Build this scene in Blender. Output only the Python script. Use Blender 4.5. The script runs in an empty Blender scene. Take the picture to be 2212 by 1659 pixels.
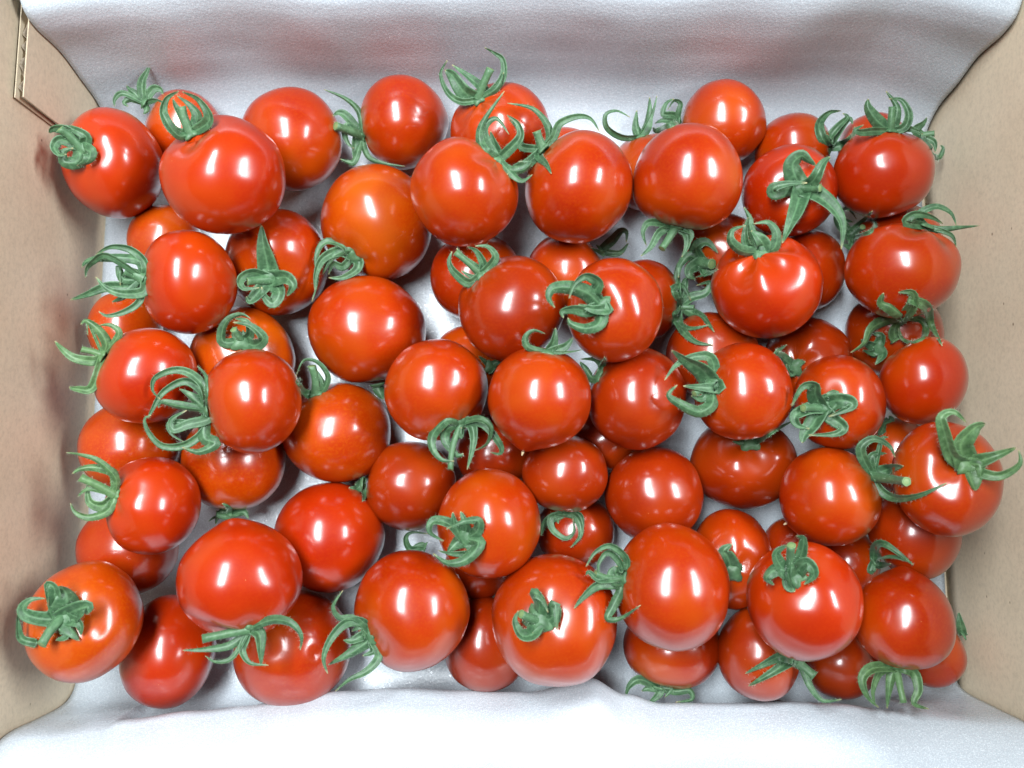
import bpy, bmesh, math, random
from mathutils import Vector, Matrix, noise

# ------------------------------------------------------------------ camera, light, exposure
S = bpy.context.scene
FPX, CX0, CY0 = 1736.0, 1106.0, 829.5          # lens in photo units (2212 px wide)
TILT, CAMH = math.radians(6.5), 0.355
cam_d = bpy.data.cameras.new('camera'); cam = bpy.data.objects.new('camera', cam_d)
S.collection.objects.link(cam); S.camera = cam
cam.location = (0, 0, CAMH); cam.rotation_euler = (TILT, 0, 0)
cam_d.sensor_width = 36.0; cam_d.lens = FPX / 2212.0 * 36.0
cam_d.clip_start = 0.01; cam_d.clip_end = 20
cam_d.dof.use_dof = True; cam_d.dof.focus_distance = 0.312; cam_d.dof.aperture_fstop = 11.0
w = bpy.data.worlds.new('World'); S.world = w; w.use_nodes = True
bg = w.node_tree.nodes['Background']; bg.inputs[0].default_value = (0.80, 0.90, 1.0, 1); bg.inputs[1].default_value = 0.065
def lamp(name, loc, aim, sx, sy, power, col):
    d = bpy.data.lights.new(name, 'AREA'); d.shape = 'RECTANGLE'; d.size = sx; d.size_y = sy; d.energy = power; d.color = col
    o = bpy.data.objects.new(name, d); S.collection.objects.link(o); o.location = loc
    o.rotation_euler = (0, math.atan2(loc[0] - aim[0], loc[2]), 0)       # long axis stays along the box's depth
    return o
lamp('ceiling_lamp', (-0.20, 0.27, 0.86), (-0.20, 0.04, 0), 0.175, 0.64, 19.5, (0.90, 0.96, 1.0))
lamp('ceiling_lamp', (0.82, 0.24, 0.86), (0.05, 0.04, 0), 0.165, 0.58, 16.0, (0.90, 0.96, 1.0))
S.view_settings.view_transform = 'Standard'; S.view_settings.look = 'None'
S.view_settings.exposure = 0.0; S.view_settings.gamma = 1.0
S.render.engine = 'CYCLES'
S.cycles.max_bounces = 6; S.cycles.diffuse_bounces = 3; S.cycles.glossy_bounces = 3; S.cycles.transmission_bounces = 2; S.cycles.caustics_reflective = False

C = Vector((0, 0, CAMH))
FW = Vector((0, math.sin(TILT), -math.cos(TILT))); UP = Vector((0, math.cos(TILT), math.sin(TILT))); RT = Vector((1, 0, 0))
def ray(u, v): return FW + RT * ((u - CX0) / FPX) - UP * ((v - CY0) / FPX)
def proj(p):
    q = p - C; d = q.dot(FW)
    return CX0 + FPX * q.dot(RT) / d, CY0 - FPX * q.dot(UP) / d, d
COL = S.collection
def mesh_obj(name, verts, faces, mats, parent=None, smooth=True, mat_idx=None):
    me = bpy.data.meshes.new(name); me.from_pydata([tuple(v) for v in verts], [], faces)
    for m in (mats if isinstance(mats, (list, tuple)) else [mats]): me.materials.append(m)
    if mat_idx: me.polygons.foreach_set('material_index', mat_idx)
    if smooth: me.polygons.foreach_set('use_smooth', [True] * len(me.polygons))
    me.update()
    o = bpy.data.objects.new(name, me); COL.objects.link(o)
    if parent is not None: o.parent = parent; o.matrix_parent_inverse = parent_inv(parent)
    return o
def parent_inv(p):
    # parents here only carry a translation, one or two levels deep
    loc = Vector(p.location)
    return Matrix.Translation(-loc) if p.parent is None else Matrix.Identity(4)
def empty(name, loc, label=None, cat=None, group=None):
    o = bpy.data.objects.new(name, None); o.empty_display_size = 0.005; o.location = loc; COL.objects.link(o)
    if label: o['label'] = label; o['category'] = cat
    if group: o['group'] = group
    return o

# ------------------------------------------------------------------ materials
def new_mat(name):
    m = bpy.data.materials.new(name); m.use_nodes = True
    nt = m.node_tree; return m, nt, nt.nodes['Principled BSDF']
def N(nt, t, **kw):
    n = nt.nodes.new(t)
    for k, v in kw.items():
        if k in n.inputs: n.inputs[k].default_value = v
        else: setattr(n, k, v)
    return n
def ramp(nt, fac, stops):
    r = N(nt, 'ShaderNodeValToRGB'); nt.links.new(fac, r.inputs[0])
    while len(r.color_ramp.elements) < len(stops): r.color_ramp.elements.new(0.5)
    for e, (p, c) in zip(r.color_ramp.elements, stops): e.position = p; e.color = (*c, 1)
    return r
def mix(nt, fac, a, b, mode='MIX'):
    m = N(nt, 'ShaderNodeMix', data_type='RGBA', blend_type=mode)
    for sock, val in ((m.inputs[0], fac), (m.inputs[6], a), (m.inputs[7], b)):
        if isinstance(val, (int, float)): sock.default_value = val
        elif isinstance(val, tuple): sock.default_value = (*val, 1)
        else: nt.links.new(val, sock)
    return m.outputs[2]
def tomato_mat(name, deep, mid, orange, amount):
    m, nt, b = new_mat(name); L = nt.links.new
    tc = N(nt, 'ShaderNodeTexCoord'); oi = N(nt, 'ShaderNodeObjectInfo')
    add = N(nt, 'ShaderNodeVectorMath', operation='ADD'); L(tc.outputs['Object'], add.inputs[0])
    off = N(nt, 'ShaderNodeVectorMath', operation='SCALE'); off.inputs[0].default_value = (7, 3, 5); L(oi.outputs['Random'], off.inputs['Scale']); L(off.outputs[0], add.inputs[1])
    big = N(nt, 'ShaderNodeTexNoise', Scale=38.0, Detail=2.0); L(add.outputs[0], big.inputs['Vector'])
    fine = N(nt, 'ShaderNodeTexNoise', Scale=900.0, Detail=3.0, Roughness=0.7); L(add.outputs[0], fine.inputs['Vector'])
    r1 = ramp(nt, big.outputs[0], [(0.32, deep), (0.5, mid), (0.72, orange)])
    r2 = ramp(nt, fine.outputs[0], [(0.45, (0, 0, 0)), (0.68, (1, 1, 1))])
    sc = N(nt, 'ShaderNodeMath', operation='MULTIPLY'); L(r2.outputs[0], sc.inputs[0]); sc.inputs[1].default_value = amount
    c = mix(nt, sc.outputs[0], r1.outputs[0], orange)
    sh = N(nt, 'ShaderNodeAttribute', attribute_name='shoulder'); c = mix(nt, sh.outputs['Fac'], c, tuple(x * k for x, k in zip(orange, (1.0, 1.15, 1.0))))
    # tiny pale corky flecks
    vo = N(nt, 'ShaderNodeTexVoronoi', Scale=330.0); L(add.outputs[0], vo.inputs['Vector'])
    fl = ramp(nt, vo.outputs['Distance'], [(0.03, (1, 1, 1)), (0.06, (0, 0, 0))])
    vc = N(nt, 'ShaderNodeSeparateColor'); L(vo.outputs['Color'], vc.inputs[0])
    gt = N(nt, 'ShaderNodeMath', operation='GREATER_THAN'); L(vc.outputs[0], gt.inputs[0]); gt.inputs[1].default_value = 0.93
    fm = N(nt, 'ShaderNodeMath', operation='MULTIPLY'); L(fl.outputs[0], fm.inputs[0]); L(gt.outputs[0], fm.inputs[1])
    fm2 = N(nt, 'ShaderNodeMath', operation='MULTIPLY'); L(fm.outputs[0], fm2.inputs[0]); fm2.inputs[1].default_value = 0.6
    c = mix(nt, fm2.outputs[0], c, (0.60, 0.26, 0.10))
    L(c, b.inputs['Base Color'])
    # skin gloss: polished skin with a slightly hazy wax bloom
    rn = ramp(nt, big.outputs[0], [(0.3, (0.30, 0.30, 0.30)), (0.7, (0.40, 0.40, 0.40))]); L(rn.outputs[0], b.inputs['Roughness'])
    b.inputs['Specular IOR Level'].default_value = 0.12; b.inputs['IOR'].default_value = 1.45
    b.inputs['Coat Weight'].default_value = 1.0; b.inputs['Coat Roughness'].default_value = 0.205; b.inputs['Coat IOR'].default_value = 1.56
    bp = N(nt, 'ShaderNodeBump', Strength=0.035, Distance=0.0006)
    n2 = N(nt, 'ShaderNodeTexNoise', Scale=1400.0, Detail=1.0); L(add.outputs[0], n2.inputs['Vector']); L(n2.outputs[0], bp.inputs['Height']); L(bp.outputs[0], b.inputs['Normal'])
    return m
M_RED = tomato_mat('tomato_skin_red', (0.29, 0.0115, 0.0004), (0.34, 0.0185, 0.0005), (0.38, 0.034, 0.0006), 0.25)
M_MID = tomato_mat('tomato_skin_orange_red', (0.28, 0.0140, 0.0004), (0.33, 0.0230, 0.0005), (0.37, 0.046, 0.0006), 0.35)
M_ORG = tomato_mat('tomato_skin_orange', (0.32, 0.0210, 0.0004), (0.37, 0.0370, 0.0005), (0.41, 0.066, 0.0008), 0.5)
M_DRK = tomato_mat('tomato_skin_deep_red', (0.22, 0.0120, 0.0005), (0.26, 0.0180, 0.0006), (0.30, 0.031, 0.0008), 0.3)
def green_mat(name, c1, c2, c3):
    m, nt, b = new_mat(name); L = nt.links.new
    tc = N(nt, 'ShaderNodeTexCoord')
    n1 = N(nt, 'ShaderNodeTexNoise', Scale=420.0, Detail=6.0, Roughness=0.7); L(tc.outputs['Object'], n1.inputs['Vector'])
    r = ramp(nt, n1.outputs[0], [(0.30, c1), (0.5, c2), (0.70, c3)])
    at = N(nt, 'ShaderNodeAttribute', attribute_name='tip')
    n3 = N(nt, 'ShaderNodeTexNoise', Scale=900.0, Detail=2.0); L(tc.outputs['Object'], n3.inputs['Vector'])
    mu = N(nt, 'ShaderNodeMath', operation='MULTIPLY'); L(at.outputs['Fac'], mu.inputs[0]); mu.inputs[1].default_value = 0.9
    rb = N(nt, 'ShaderNodeAttribute', attribute_name='rib'); rr = ramp(nt, rb.outputs['Fac'], [(0.0, (0.26, 0.26, 0.26)), (0.3, (0, 0, 0)), (0.82, (0, 0, 0)), (1.0, (0.45, 0.45, 0.45))])
    cc = mix(nt, rr.outputs[0], r.outputs[0], tuple(x * 1.5 for x in c3))
    L(mix(nt, mu.outputs[0], cc, (0.40, 0.33, 0.17)), b.inputs['Base Color'])
    b.inputs['Roughness'].default_value = 0.48; b.inputs['Specular IOR Level'].default_value = 0.4
    b.inputs['Sheen Weight'].default_value = 0.12; b.inputs['Sheen Roughness'].default_value = 0.4; b.inputs['Sheen Tint'].default_value = (0.75, 1, 0.8, 1)
    bp = N(nt, 'ShaderNodeBump', Strength=0.25, Distance=0.0004); L(n3.outputs[0], bp.inputs['Height']); L(bp.outputs[0], b.inputs['Normal'])
    return m
M_GRN = green_mat('calyx_green', (0.019, 0.050, 0.021), (0.039, 0.096, 0.041), (0.086, 0.170, 0.083))
M_GRN2 = green_mat('calyx_light_green', (0.028, 0.062, 0.022), (0.055, 0.118, 0.042), (0.105, 0.190, 0.080))
M_CUT, _nt, _b = new_mat('stem_cut_face'); _b.inputs['Base Color'].default_value = (0.17, 0.25, 0.10, 1); _b.inputs['Roughness'].default_value = 0.5
M_RING, _nt, _b = new_mat('stem_cut_ring'); _b.inputs['Base Color'].default_value = (0.10, 0.19, 0.07, 1); _b.inputs['Roughness'].default_value = 0.6
M_HAIR, _nt, _b = new_mat('fine_hair'); _b.inputs['Base Color'].default_value = (0.34, 0.46, 0.33, 1); _b.inputs['Roughness'].default_value = 0.5
M_SCAR, _nt, _b = new_mat('dry_blossom_scar'); _b.inputs['Base Color'].default_value = (0.62, 0.50, 0.30, 1); _b.inputs['Roughness'].default_value = 0.7
def foam_mat():
    m, nt, b = new_mat('white_foam_sheet'); L = nt.links.new
    tc = N(nt, 'ShaderNodeTexCoord')
    b.inputs['Specular IOR Level'].default_value = 0.55
    n1 = N(nt, 'ShaderNodeTexNoise', Scale=2600.0, Detail=2.0, Roughness=0.6); L(tc.outputs['Object'], n1.inputs['Vector'])
    n2 = N(nt, 'ShaderNodeTexNoise', Scale=120.0, Detail=3.0); L(tc.outputs['Object'], n2.inputs['Vector'])
    vo = N(nt, 'ShaderNodeTexVoronoi', Scale=900.0); L(tc.outputs['Object'], vo.inputs['Vector'])
    b1 = N(nt, 'ShaderNodeBump', Strength=0.18, Distance=0.0003); L(n1.outputs[0], b1.inputs['Height'])
    b2 = N(nt, 'ShaderNodeBump', Strength=0.22, Distance=0.0003); L(vo.outputs['Distance'], b2.inputs['Height']); L(b1.outputs[0], b2.inputs['Normal'])
    b3 = N(nt, 'ShaderNodeBump', Strength=0.05, Distance=0.001); L(n2.outputs[0], b3.inputs['Height']); L(b2.outputs[0], b3.inputs['Normal'])
    L(b3.outputs[0], b.inputs['Normal'])
    cr_ = ramp(nt, n1.outputs[0], [(0.36, (0.42, 0.465, 0.505)), (0.55, (0.465, 0.515, 0.555)), (0.68, (0.66, 0.715, 0.75))]); L(cr_.outputs[0], b.inputs['Base Color'])
    # glints: a few glossier cell walls
    vc = N(nt, 'ShaderNodeSeparateColor'); L(vo.outputs['Color'], vc.inputs[0])
    rr = ramp(nt, vc.outputs[0], [(0.80, (0.35, 0.35, 0.35)), (0.97, (0.14, 0.14, 0.14))]); L(rr.outputs[0], b.inputs['Roughness'])
    return m
M_FOAM = foam_mat()
def card_mat(name, base):
    m, nt, b = new_mat(name); L = nt.links.new
    tc = N(nt, 'ShaderNodeTexCoord')
    mp = N(nt, 'ShaderNodeMapping'); mp.inputs['Scale'].default_value = (1, 0.7, 1); L(tc.outputs['Object'], mp.inputs['Vector'])
    n1 = N(nt, 'ShaderNodeTexNoise', Scale=700.0, Detail=6.0, Roughness=0.75); L(mp.outputs[0], n1.inputs['Vector'])
    n2 = N(nt, 'ShaderNodeTexNoise', Scale=26.0, Detail=3.0); L(tc.outputs['Object'], n2.inputs['Vector'])
    r1 = ramp(nt, n1.outputs[0], [(0.25, tuple(x * 0.78 for x in base)), (0.5, base), (0.8, tuple(min(1, x * 1.14) for x in base))])
    r2 = ramp(nt, n2.outputs[0], [(0.3, (0.90, 0.89, 0.88)), (0.7, (1, 1, 1))])
    c = mix(nt, 1.0, r1.outputs[0], r2.outputs[0], 'MULTIPLY')
    vo = N(nt, 'ShaderNodeTexVoronoi', Scale=150.0); L(mp.outputs[0], vo.inputs['Vector'])
    sp = ramp(nt, vo.outputs['Distance'], [(0.03, (1, 1, 1)), (0.08, (0, 0, 0))])
    vc = N(nt, 'ShaderNodeSeparateColor'); L(vo.outputs['Color'], vc.inputs[0])
    gt = N(nt, 'ShaderNodeMath', operation='GREATER_THAN'); L(vc.outputs[1], gt.inputs[0]); gt.inputs[1].default_value = 0.75
    fm = N(nt, 'ShaderNodeMath', operation='MULTIPLY'); L(sp.outputs[0], fm.inputs[0]); L(gt.outputs[0], fm.inputs[1])
    c = mix(nt, fm.outputs[0], c, (0.16, 0.11, 0.07))
    L(c, b.inputs['Base Color']); b.inputs['Roughness'].default_value = 0.5; b.inputs['Specular IOR Level'].default_value = 0.4
    bp = N(nt, 'ShaderNodeBump', Strength=0.12, Distance=0.0006); L(n1.outputs[0], bp.inputs['Height']); L(bp.outputs[0], b.inputs['Normal'])
    return m
M_CARD = card_mat('kraft_cardboard', (0.63, 0.535, 0.390))
M_CORE = card_mat('kraft_fluting', (0.24, 0.19, 0.135))
M_TABLE, _nt, _b = new_mat('grey_tabletop'); _b.inputs['Base Color'].default_value = (0.42, 0.42, 0.41, 1); _b.inputs['Roughness'].default_value = 0.5

# ------------------------------------------------------------------ tabletop and cardboard box
XL, XR, YB, YF, WH = -0.1858, 0.1890, 0.1870, -0.1120, 0.074
TH = 0.004; WHB = 0.062
def box_mesh(x0, x1, y0, y1, z0, z1, b=0.0005):
    bm = bmesh.new(); bmesh.ops.create_cube(bm, size=1)
    for v in bm.verts: v.co = Vector(((x0 + x1) / 2 + v.co.x * (x1 - x0), (y0 + y1) / 2 + v.co.y * (y1 - y0), (z0 + z1) / 2 + v.co.z * (z1 - z0)))
    if b: bmesh.ops.bevel(bm, geom=bm.edges[:], offset=b, segments=2, affect='EDGES')
    bm.verts.index_update()
    r = ([v.co.copy() for v in bm.verts], [[v.index for v in f.verts] for f in bm.faces]); bm.free(); return r
tb = mesh_obj('tabletop', *box_mesh(-1.2, 1.2, -0.9, 0.9, -0.045, -0.0062, 0.003), M_TABLE, smooth=False)
tb['kind'] = 'structure'
box = empty('cardboard_box', (0, 0.03, -0.006), 'open brown corrugated cardboard box holding all the tomatoes', 'box')
mesh_obj('bottom_panel', *box_mesh(XL - TH, XR + TH, YF - TH, YB + TH, -0.006, -0.002), M_CARD, box, False)
def side_wall(x, sgn):
    # a tall panel with a slight bow and a soft crease, real thickness
    nx, nz = 40, 16; vs = []; fs = []
    for k in (0, 1):
        for i in range(nx + 1):
            for j in range(nz + 1):
                y = YF - 0.003 + (YB - YF + 0.006) * i / nx; z = -0.0018 + 0.132 * j / nz
                bow = 0.0011 * math.sin(math.pi * i / nx) * (z / 0.1) + 0.0006 * noise.noise(Vector((x * 9, y * 16, z * 14)))
                vs.append((x + sgn * (bow + k * TH), y, z))
    n = (nx + 1) * (nz + 1)
    for k in (0, 1):
        for i in range(nx):
            for j in range(nz):
                a = k * n + i * (nz + 1) + j; q = [a, a + nz + 1, a + nz + 2, a + 1]
                fs.append(q if (k == 0) == (sgn < 0) else q[::-1])
    bd = [i * (nz + 1) for i in range(nx + 1)] + [nx * (nz + 1) + j for j in range(1, nz + 1)] + [i * (nz + 1) + nz for i in range(nx - 1, -1, -1)] + [j for j in range(nz - 1, 0, -1)]
    for a, b_ in zip(bd, bd[1:] + bd[:1]): fs.append([a, b_, b_ + n, a + n])
    return mesh_obj('side_panel', vs, fs, M_CARD, box, True)
side_wall(XL, -1); side_wall(XR, 1)
mesh_obj('end_panel', *box_mesh(XL, XR, YB, YB + TH, -0.0018, WHB), M_CARD, box, False)
mesh_obj('end_panel', *box_mesh(XL, XR, YF - TH, YF, -0.0018, WH), M_CARD, box, False)
def flap(y, sgn, WH=WH):
    vs, fs = box_mesh(XL, XR, 0, 0.12, -0.002, 0.002)
    a = math.radians(12); out = []
    for v in vs:
        d = 0.002 + v.y; out.append((v.x, y + sgn * (TH + d * math.cos(a) - v.z * math.sin(a)), WH + 0.003 - d * math.sin(a) * 0.8 + v.z))
    mesh_obj('top_flap', out, fs if sgn > 0 else [f[::-1] for f in fs], M_CARD, box, False)
flap(YB, 1, WHB); flap(YF, -1)
# corner tab standing inside the left wall, its cut edge showing the fluting
TX0, TX1, TY0, TY1, TZ = XL + 0.0004, XL + 0.0034, 0.1405, 0.1775, 0.0690
tab = mesh_obj('corner_tab', *box_mesh(TX1 - 0.0004, TX1, TY0, TY1, -0.0015, TZ, 0.0001), M_CARD, box, False)
tab['label'] = 'corner tab of the box with torn corrugated edge'
mesh_obj('liner', *box_mesh(TX0, TX0 + 0.0004, TY0 - 0.0006, TY1, -0.0015, TZ + 0.0008, 0.0001), M_CARD, tab, False)
vs, fs = [], []; nw = 96
for i in range(nw + 1):
    y = TY0 + 0.0004 + (TY1 - TY0 - 0.001) * i / nw; ph = (y - TY0) / 0.0072 * 2 * math.pi + 1.3 * math.sin(y * 310)
    xm = (TX0 + TX1) / 2 + math.sin(ph) * (0.00095 + 0.00015 * math.sin(y * 700))
    top = TZ - 0.0006 + 0.0012 * noise.noise(Vector((y * 500, 3, 1)))
    vs += [(xm - 0.00016, y, -0.0014), (xm - 0.00016, y, top), (xm + 0.00016, y, top), (xm + 0.00016, y, -0.0014)]
for i in range(nw):
    a = i * 4
    fs += [[a, a + 4, a + 5, a + 1], [a + 1, a + 5, a + 6, a + 2], [a + 2, a + 6, a + 7, a + 3]]
mesh_obj('fluting', vs, fs, M_CORE, tab)

# ------------------------------------------------------------------ white foam sheet lining floor, back and front
def lerp_tab(tab, x):
    if x <= tab[0][0]: return tab[0][1]
    for (a, ya), (b_, yb) in zip(tab, tab[1:]):
        if x <= b_:
            t = (x - a) / (b_ - a); t = t * t * (3 - 2 * t); return ya + (yb - ya) * t
    return tab[-1][1]
LIP = [(-40, 1634), (60, 1606), (167, 1582), (273, 1567), (333, 1556), (450, 1540), (550, 1530), (640, 1513), (720, 1500), (890, 1493), (1000, 1500), (1140, 1496), (1270, 1468), (1345, 1506), (1420, 1527), (1480, 1526), (1700, 1522), (1770, 1526), (1900, 1540), (2060, 1556), (2240, 1580)]
def catmull(pts, n):
    out = []; P = [pts[0]] + pts + [pts[-1]]; seg = len(pts) - 1
    for k in range(n + 1):
        s = k / n * seg; i = min(int(s), seg - 1); t = s - i
        p0, p1, p2, p3 = P[i], P[i + 1], P[i + 2], P[i + 3]
        out.append(tuple(0.5 * ((2 * b) + (-a + c) * t + (2 * a - 5 * b + 4 * c - d) * t * t + (-a + 3 * b - 3 * c + d) * t ** 3) for a, b, c, d in zip(p0, p1, p2, p3)))
    return out
def foam_profile(X):
    e = min(1.0, abs(X) / 0.186); zc = 0.029 + 0.022 * e ** 3
    # crest of the front part follows the edge line of the sheet
    u = CX0 + FPX * X / 0.325; v = lerp_tab(LIP, u); d = ray(u, v); t = (CAMH - zc) / -d.z; yc = d.y * t
    yb_ = min(-0.0865 - 0.010 * (1 - e ** 4), yc - 0.002 * (1 - e))
    e6 = e ** 6
    fr = [(-0.21, 0.066), (-0.16, 0.078), (-0.121, 0.081), (-0.1110, 0.0735), (-0.1085, 0.061 + 0.006 * e), (min(yc - 0.014, -0.103), zc + 0.022), (yc - 0.0075, zc + 0.0145), (yc - 0.0020, zc + 0.005), (yc, zc - 0.003),
          (yc - (0.004 if e < .8 else 0.0), zc - 0.012 - 0.008 * e), (yb_ + 0.001, 0.0085), (yb_ + 0.010, 0.0012), (-0.070, 0.0004)]
    pull = max(0.0, (abs(X) - 0.148) / 0.038); wy = 0.1735 - (0.011 if X < 0 else 0.009) * pull ** 1.3 + 0.0012 * math.sin(X * 55 + 1)
    bk = [(-0.03, 0.0003), (0.03, 0.0003), (0.09, 0.0003), (wy - 0.027, 0.0008), (wy - 0.011, 0.0060), (wy - 0.0022, 0.0180), (wy + 0.0012, 0.034), (wy + 0.0036 + 0.001 * e6, 0.049), (wy + 0.0066 - 0.002 * min(1, pull), 0.0605 + 0.006 * min(1, pull)), (wy + 0.0120 - 0.003 * min(1, pull), 0.0680 + 0.009 * min(1, pull)), (wy + 0.026, 0.0745 + 0.010 * min(1, pull)), (wy + 0.05, 0.0765), (wy + 0.10, 0.072)]
    return catmull(fr + bk, 230)
nx = 190; rows = []
for i in range(nx + 1):
    X = XL + 0.0042 + (XR - XL - 0.0062) * i / nx; edge = max(0.0, 1 - i / 6.0)
    if True:
        row = []; prof = foam_profile(X)
        for j, (y, z) in enumerate(prof):
            xx = X - 0.0032 * edge * (1.0 if y < 0.125 else max(0.0, (0.138 - y) / 0.013))
            q = Vector((X * 22, y * 22, z * 22))
            am = 0.0006 + 0.0010 * min(1, max(0, z / 0.04))
            up = min(1.0, max(0.0, (z - 0.006) / 0.03))
            dn = 0.7 * am * noise.noise(q) + 0.0003 * up * noise.noise(q * 2.7 + Vector((5, 1, 2)))
            yy, zz = y, z
            if y > 0.12:      # soft vertical waves in the standing back sheet
                yy += up * (0.0009 * math.sin(X * 95 + 2.2 * noise.noise(Vector((X * 14, 2, z * 9)))) ) + dn
            elif y < -0.05:
                # crease running down to the front edge, and a shallow valley beside the fold
                g = math.exp(-((X + 0.012 + (y + 0.10) * 0.3) / 0.010) ** 2); g2 = math.exp(-((X - 0.060) / 0.016) ** 2)
                zz += up * (-0.0045 * g - 0.002 * g2 + 0.0018 * math.sin(X * 40 + 1.0)) + dn * 1.4
                yy += dn
            else: zz += max(0, dn)
            if z < 0.004: zz = max(zz, 0.0)
            row.append((xx, yy, zz))
        rows.append(row)
nj = len(rows[0]); vs = [p for r in rows for p in r]
fs = [[i * nj + j, (i + 1) * nj + j, (i + 1) * nj + j + 1, i * nj + j + 1] for i in range(nx) for j in range(nj - 1)]
foam = mesh_obj('foam_sheet', vs, fs, M_FOAM)
foam['label'] = 'white translucent foam sheet lining the box under and around the tomatoes'; foam['category'] = 'foam sheet'
sol = foam.modifiers.new('thickness', 'SOLIDIFY'); sol.thickness = 0.0012; sol.offset = -1

# ------------------------------------------------------------------ tomatoes
# measured fruit: photo outline, place in the box, calyx traces, descriptions
TDATA = [
 ('A1', 243, 352, 113, 120),
 ('A2', 480, 377, 137, 129),
 ('A3', 398, 280, 87, 87),
 ('A4', 629, 300, 110, 113),
 ('A5', 874, 264, 96, 103),
 ('A6', 1080, 282, 107, 105),
 ('A7', 1003, 414, 117, 119),
 ('A8', 1250, 403, 117, 123),
 ('A9', 1222, 358, 84, 84),
 ('A10', 1402, 372, 84, 84),
 ('A11', 1486, 381, 119, 116),
 ('A12', 1564, 265, 92, 95),
 ('A13', 1712, 325, 82, 82),
 ('A14', 1706, 411, 104, 101),
 ('A15', 1909, 376, 111, 96),
 ('A16', 1885, 318, 76, 76),
 ('B1', 355, 525, 82, 84),
 ('B2', 408, 609, 106, 112),
 ('B3', 597, 566, 112, 116),
 ('B4', 813, 481, 120, 127),
 ('B5', 1030, 600, 100, 98),
 ('B6', 1105, 667, 115, 115),
 ('B7', 1225, 592, 86, 88),
 ('B8', 1329, 670, 104, 113),
 ('B9', 1385, 648, 82, 88),
 ('B11', 1560, 545, 86, 86),
 ('D4', 1657, 619, 122, 112),
 ('B12', 1745, 582, 82, 88),
 ('B13', 1940, 522, 98, 82),
 ('D6', 1950, 585, 127, 103),
 ('B14', 1745, 780, 98, 95),
 ('B15', 1932, 722, 108, 95),
 ('D7', 1995, 822, 98, 95),
 ('D8', 1814, 868, 101, 102),
 ('D9', 1606, 845, 107, 105),
 ('C7', 1376, 860, 107, 112),
 ('C6', 1165, 863, 112, 113),
 ('C5', 942, 842, 112, 110),
 ('C4', 1012, 786, 82, 82),
 ('C3', 792, 711, 128, 116),
 ('C2', 523, 776, 116, 114),
 ('C1', 315, 811, 112, 103),
 ('B16', 270, 712, 83, 83),
 ('C8', 1540, 768, 102, 94),
 ('E1', 280, 966, 113, 98),
 ('E3', 547, 867, 105, 113),
 ('E2', 504, 990, 113, 111),
 ('E4', 726, 935, 118, 108),
 ('E5', 888, 1050, 97, 97),
 ('E6', 1066, 978, 82, 82),
 ('E7', 1220, 1022, 93, 84),
 ('E8', 1305, 946, 75, 75),
 ('E9', 1413, 1070, 107, 105),
 ('E10', 1607, 1000, 117, 100),
 ('E11', 1794, 1073, 111, 107),
 ('E12', 2047, 1035, 122, 125),
 ('E13', 1935, 985, 82, 82),
 ('E14', 1976, 1152, 103, 103),
 ('F1', 330, 1092, 105, 106),
 ('F2', 275, 1187, 112, 102),
 ('F3', 517, 1247, 137, 128),
 ('F4', 711, 1161, 121, 119),
 ('F5', 1056, 1131, 112, 119),
 ('F6', 1243, 1150, 84, 84),
 ('F7', 1580, 1208, 90, 108),
 ('F8', 1720, 1195, 78, 80),
 ('F9', 1832, 1212, 72, 76),
 ('G1', 180, 1343, 131, 132),
 ('G2', 362, 1408, 106, 124),
 ('G3', 631, 1401, 128, 127),
 ('G4', 890, 1320, 125, 132),
 ('G5', 1052, 1392, 94, 104),
 ('G6', 1035, 1218, 78, 78),
 ('G7', 1198, 1340, 136, 144),
 ('G8b', 1453, 1269, 124, 139),
 ('G9', 1452, 1397, 106, 92),
 ('G10', 1739, 1299, 127, 130),
 ('G11', 1639, 1412, 90, 103),
 ('G12', 1815, 1428, 84, 84),
 ('G8', 1953, 1335, 112, 113),
 ('G13', 2010, 1406, 80, 80),
]
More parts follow.
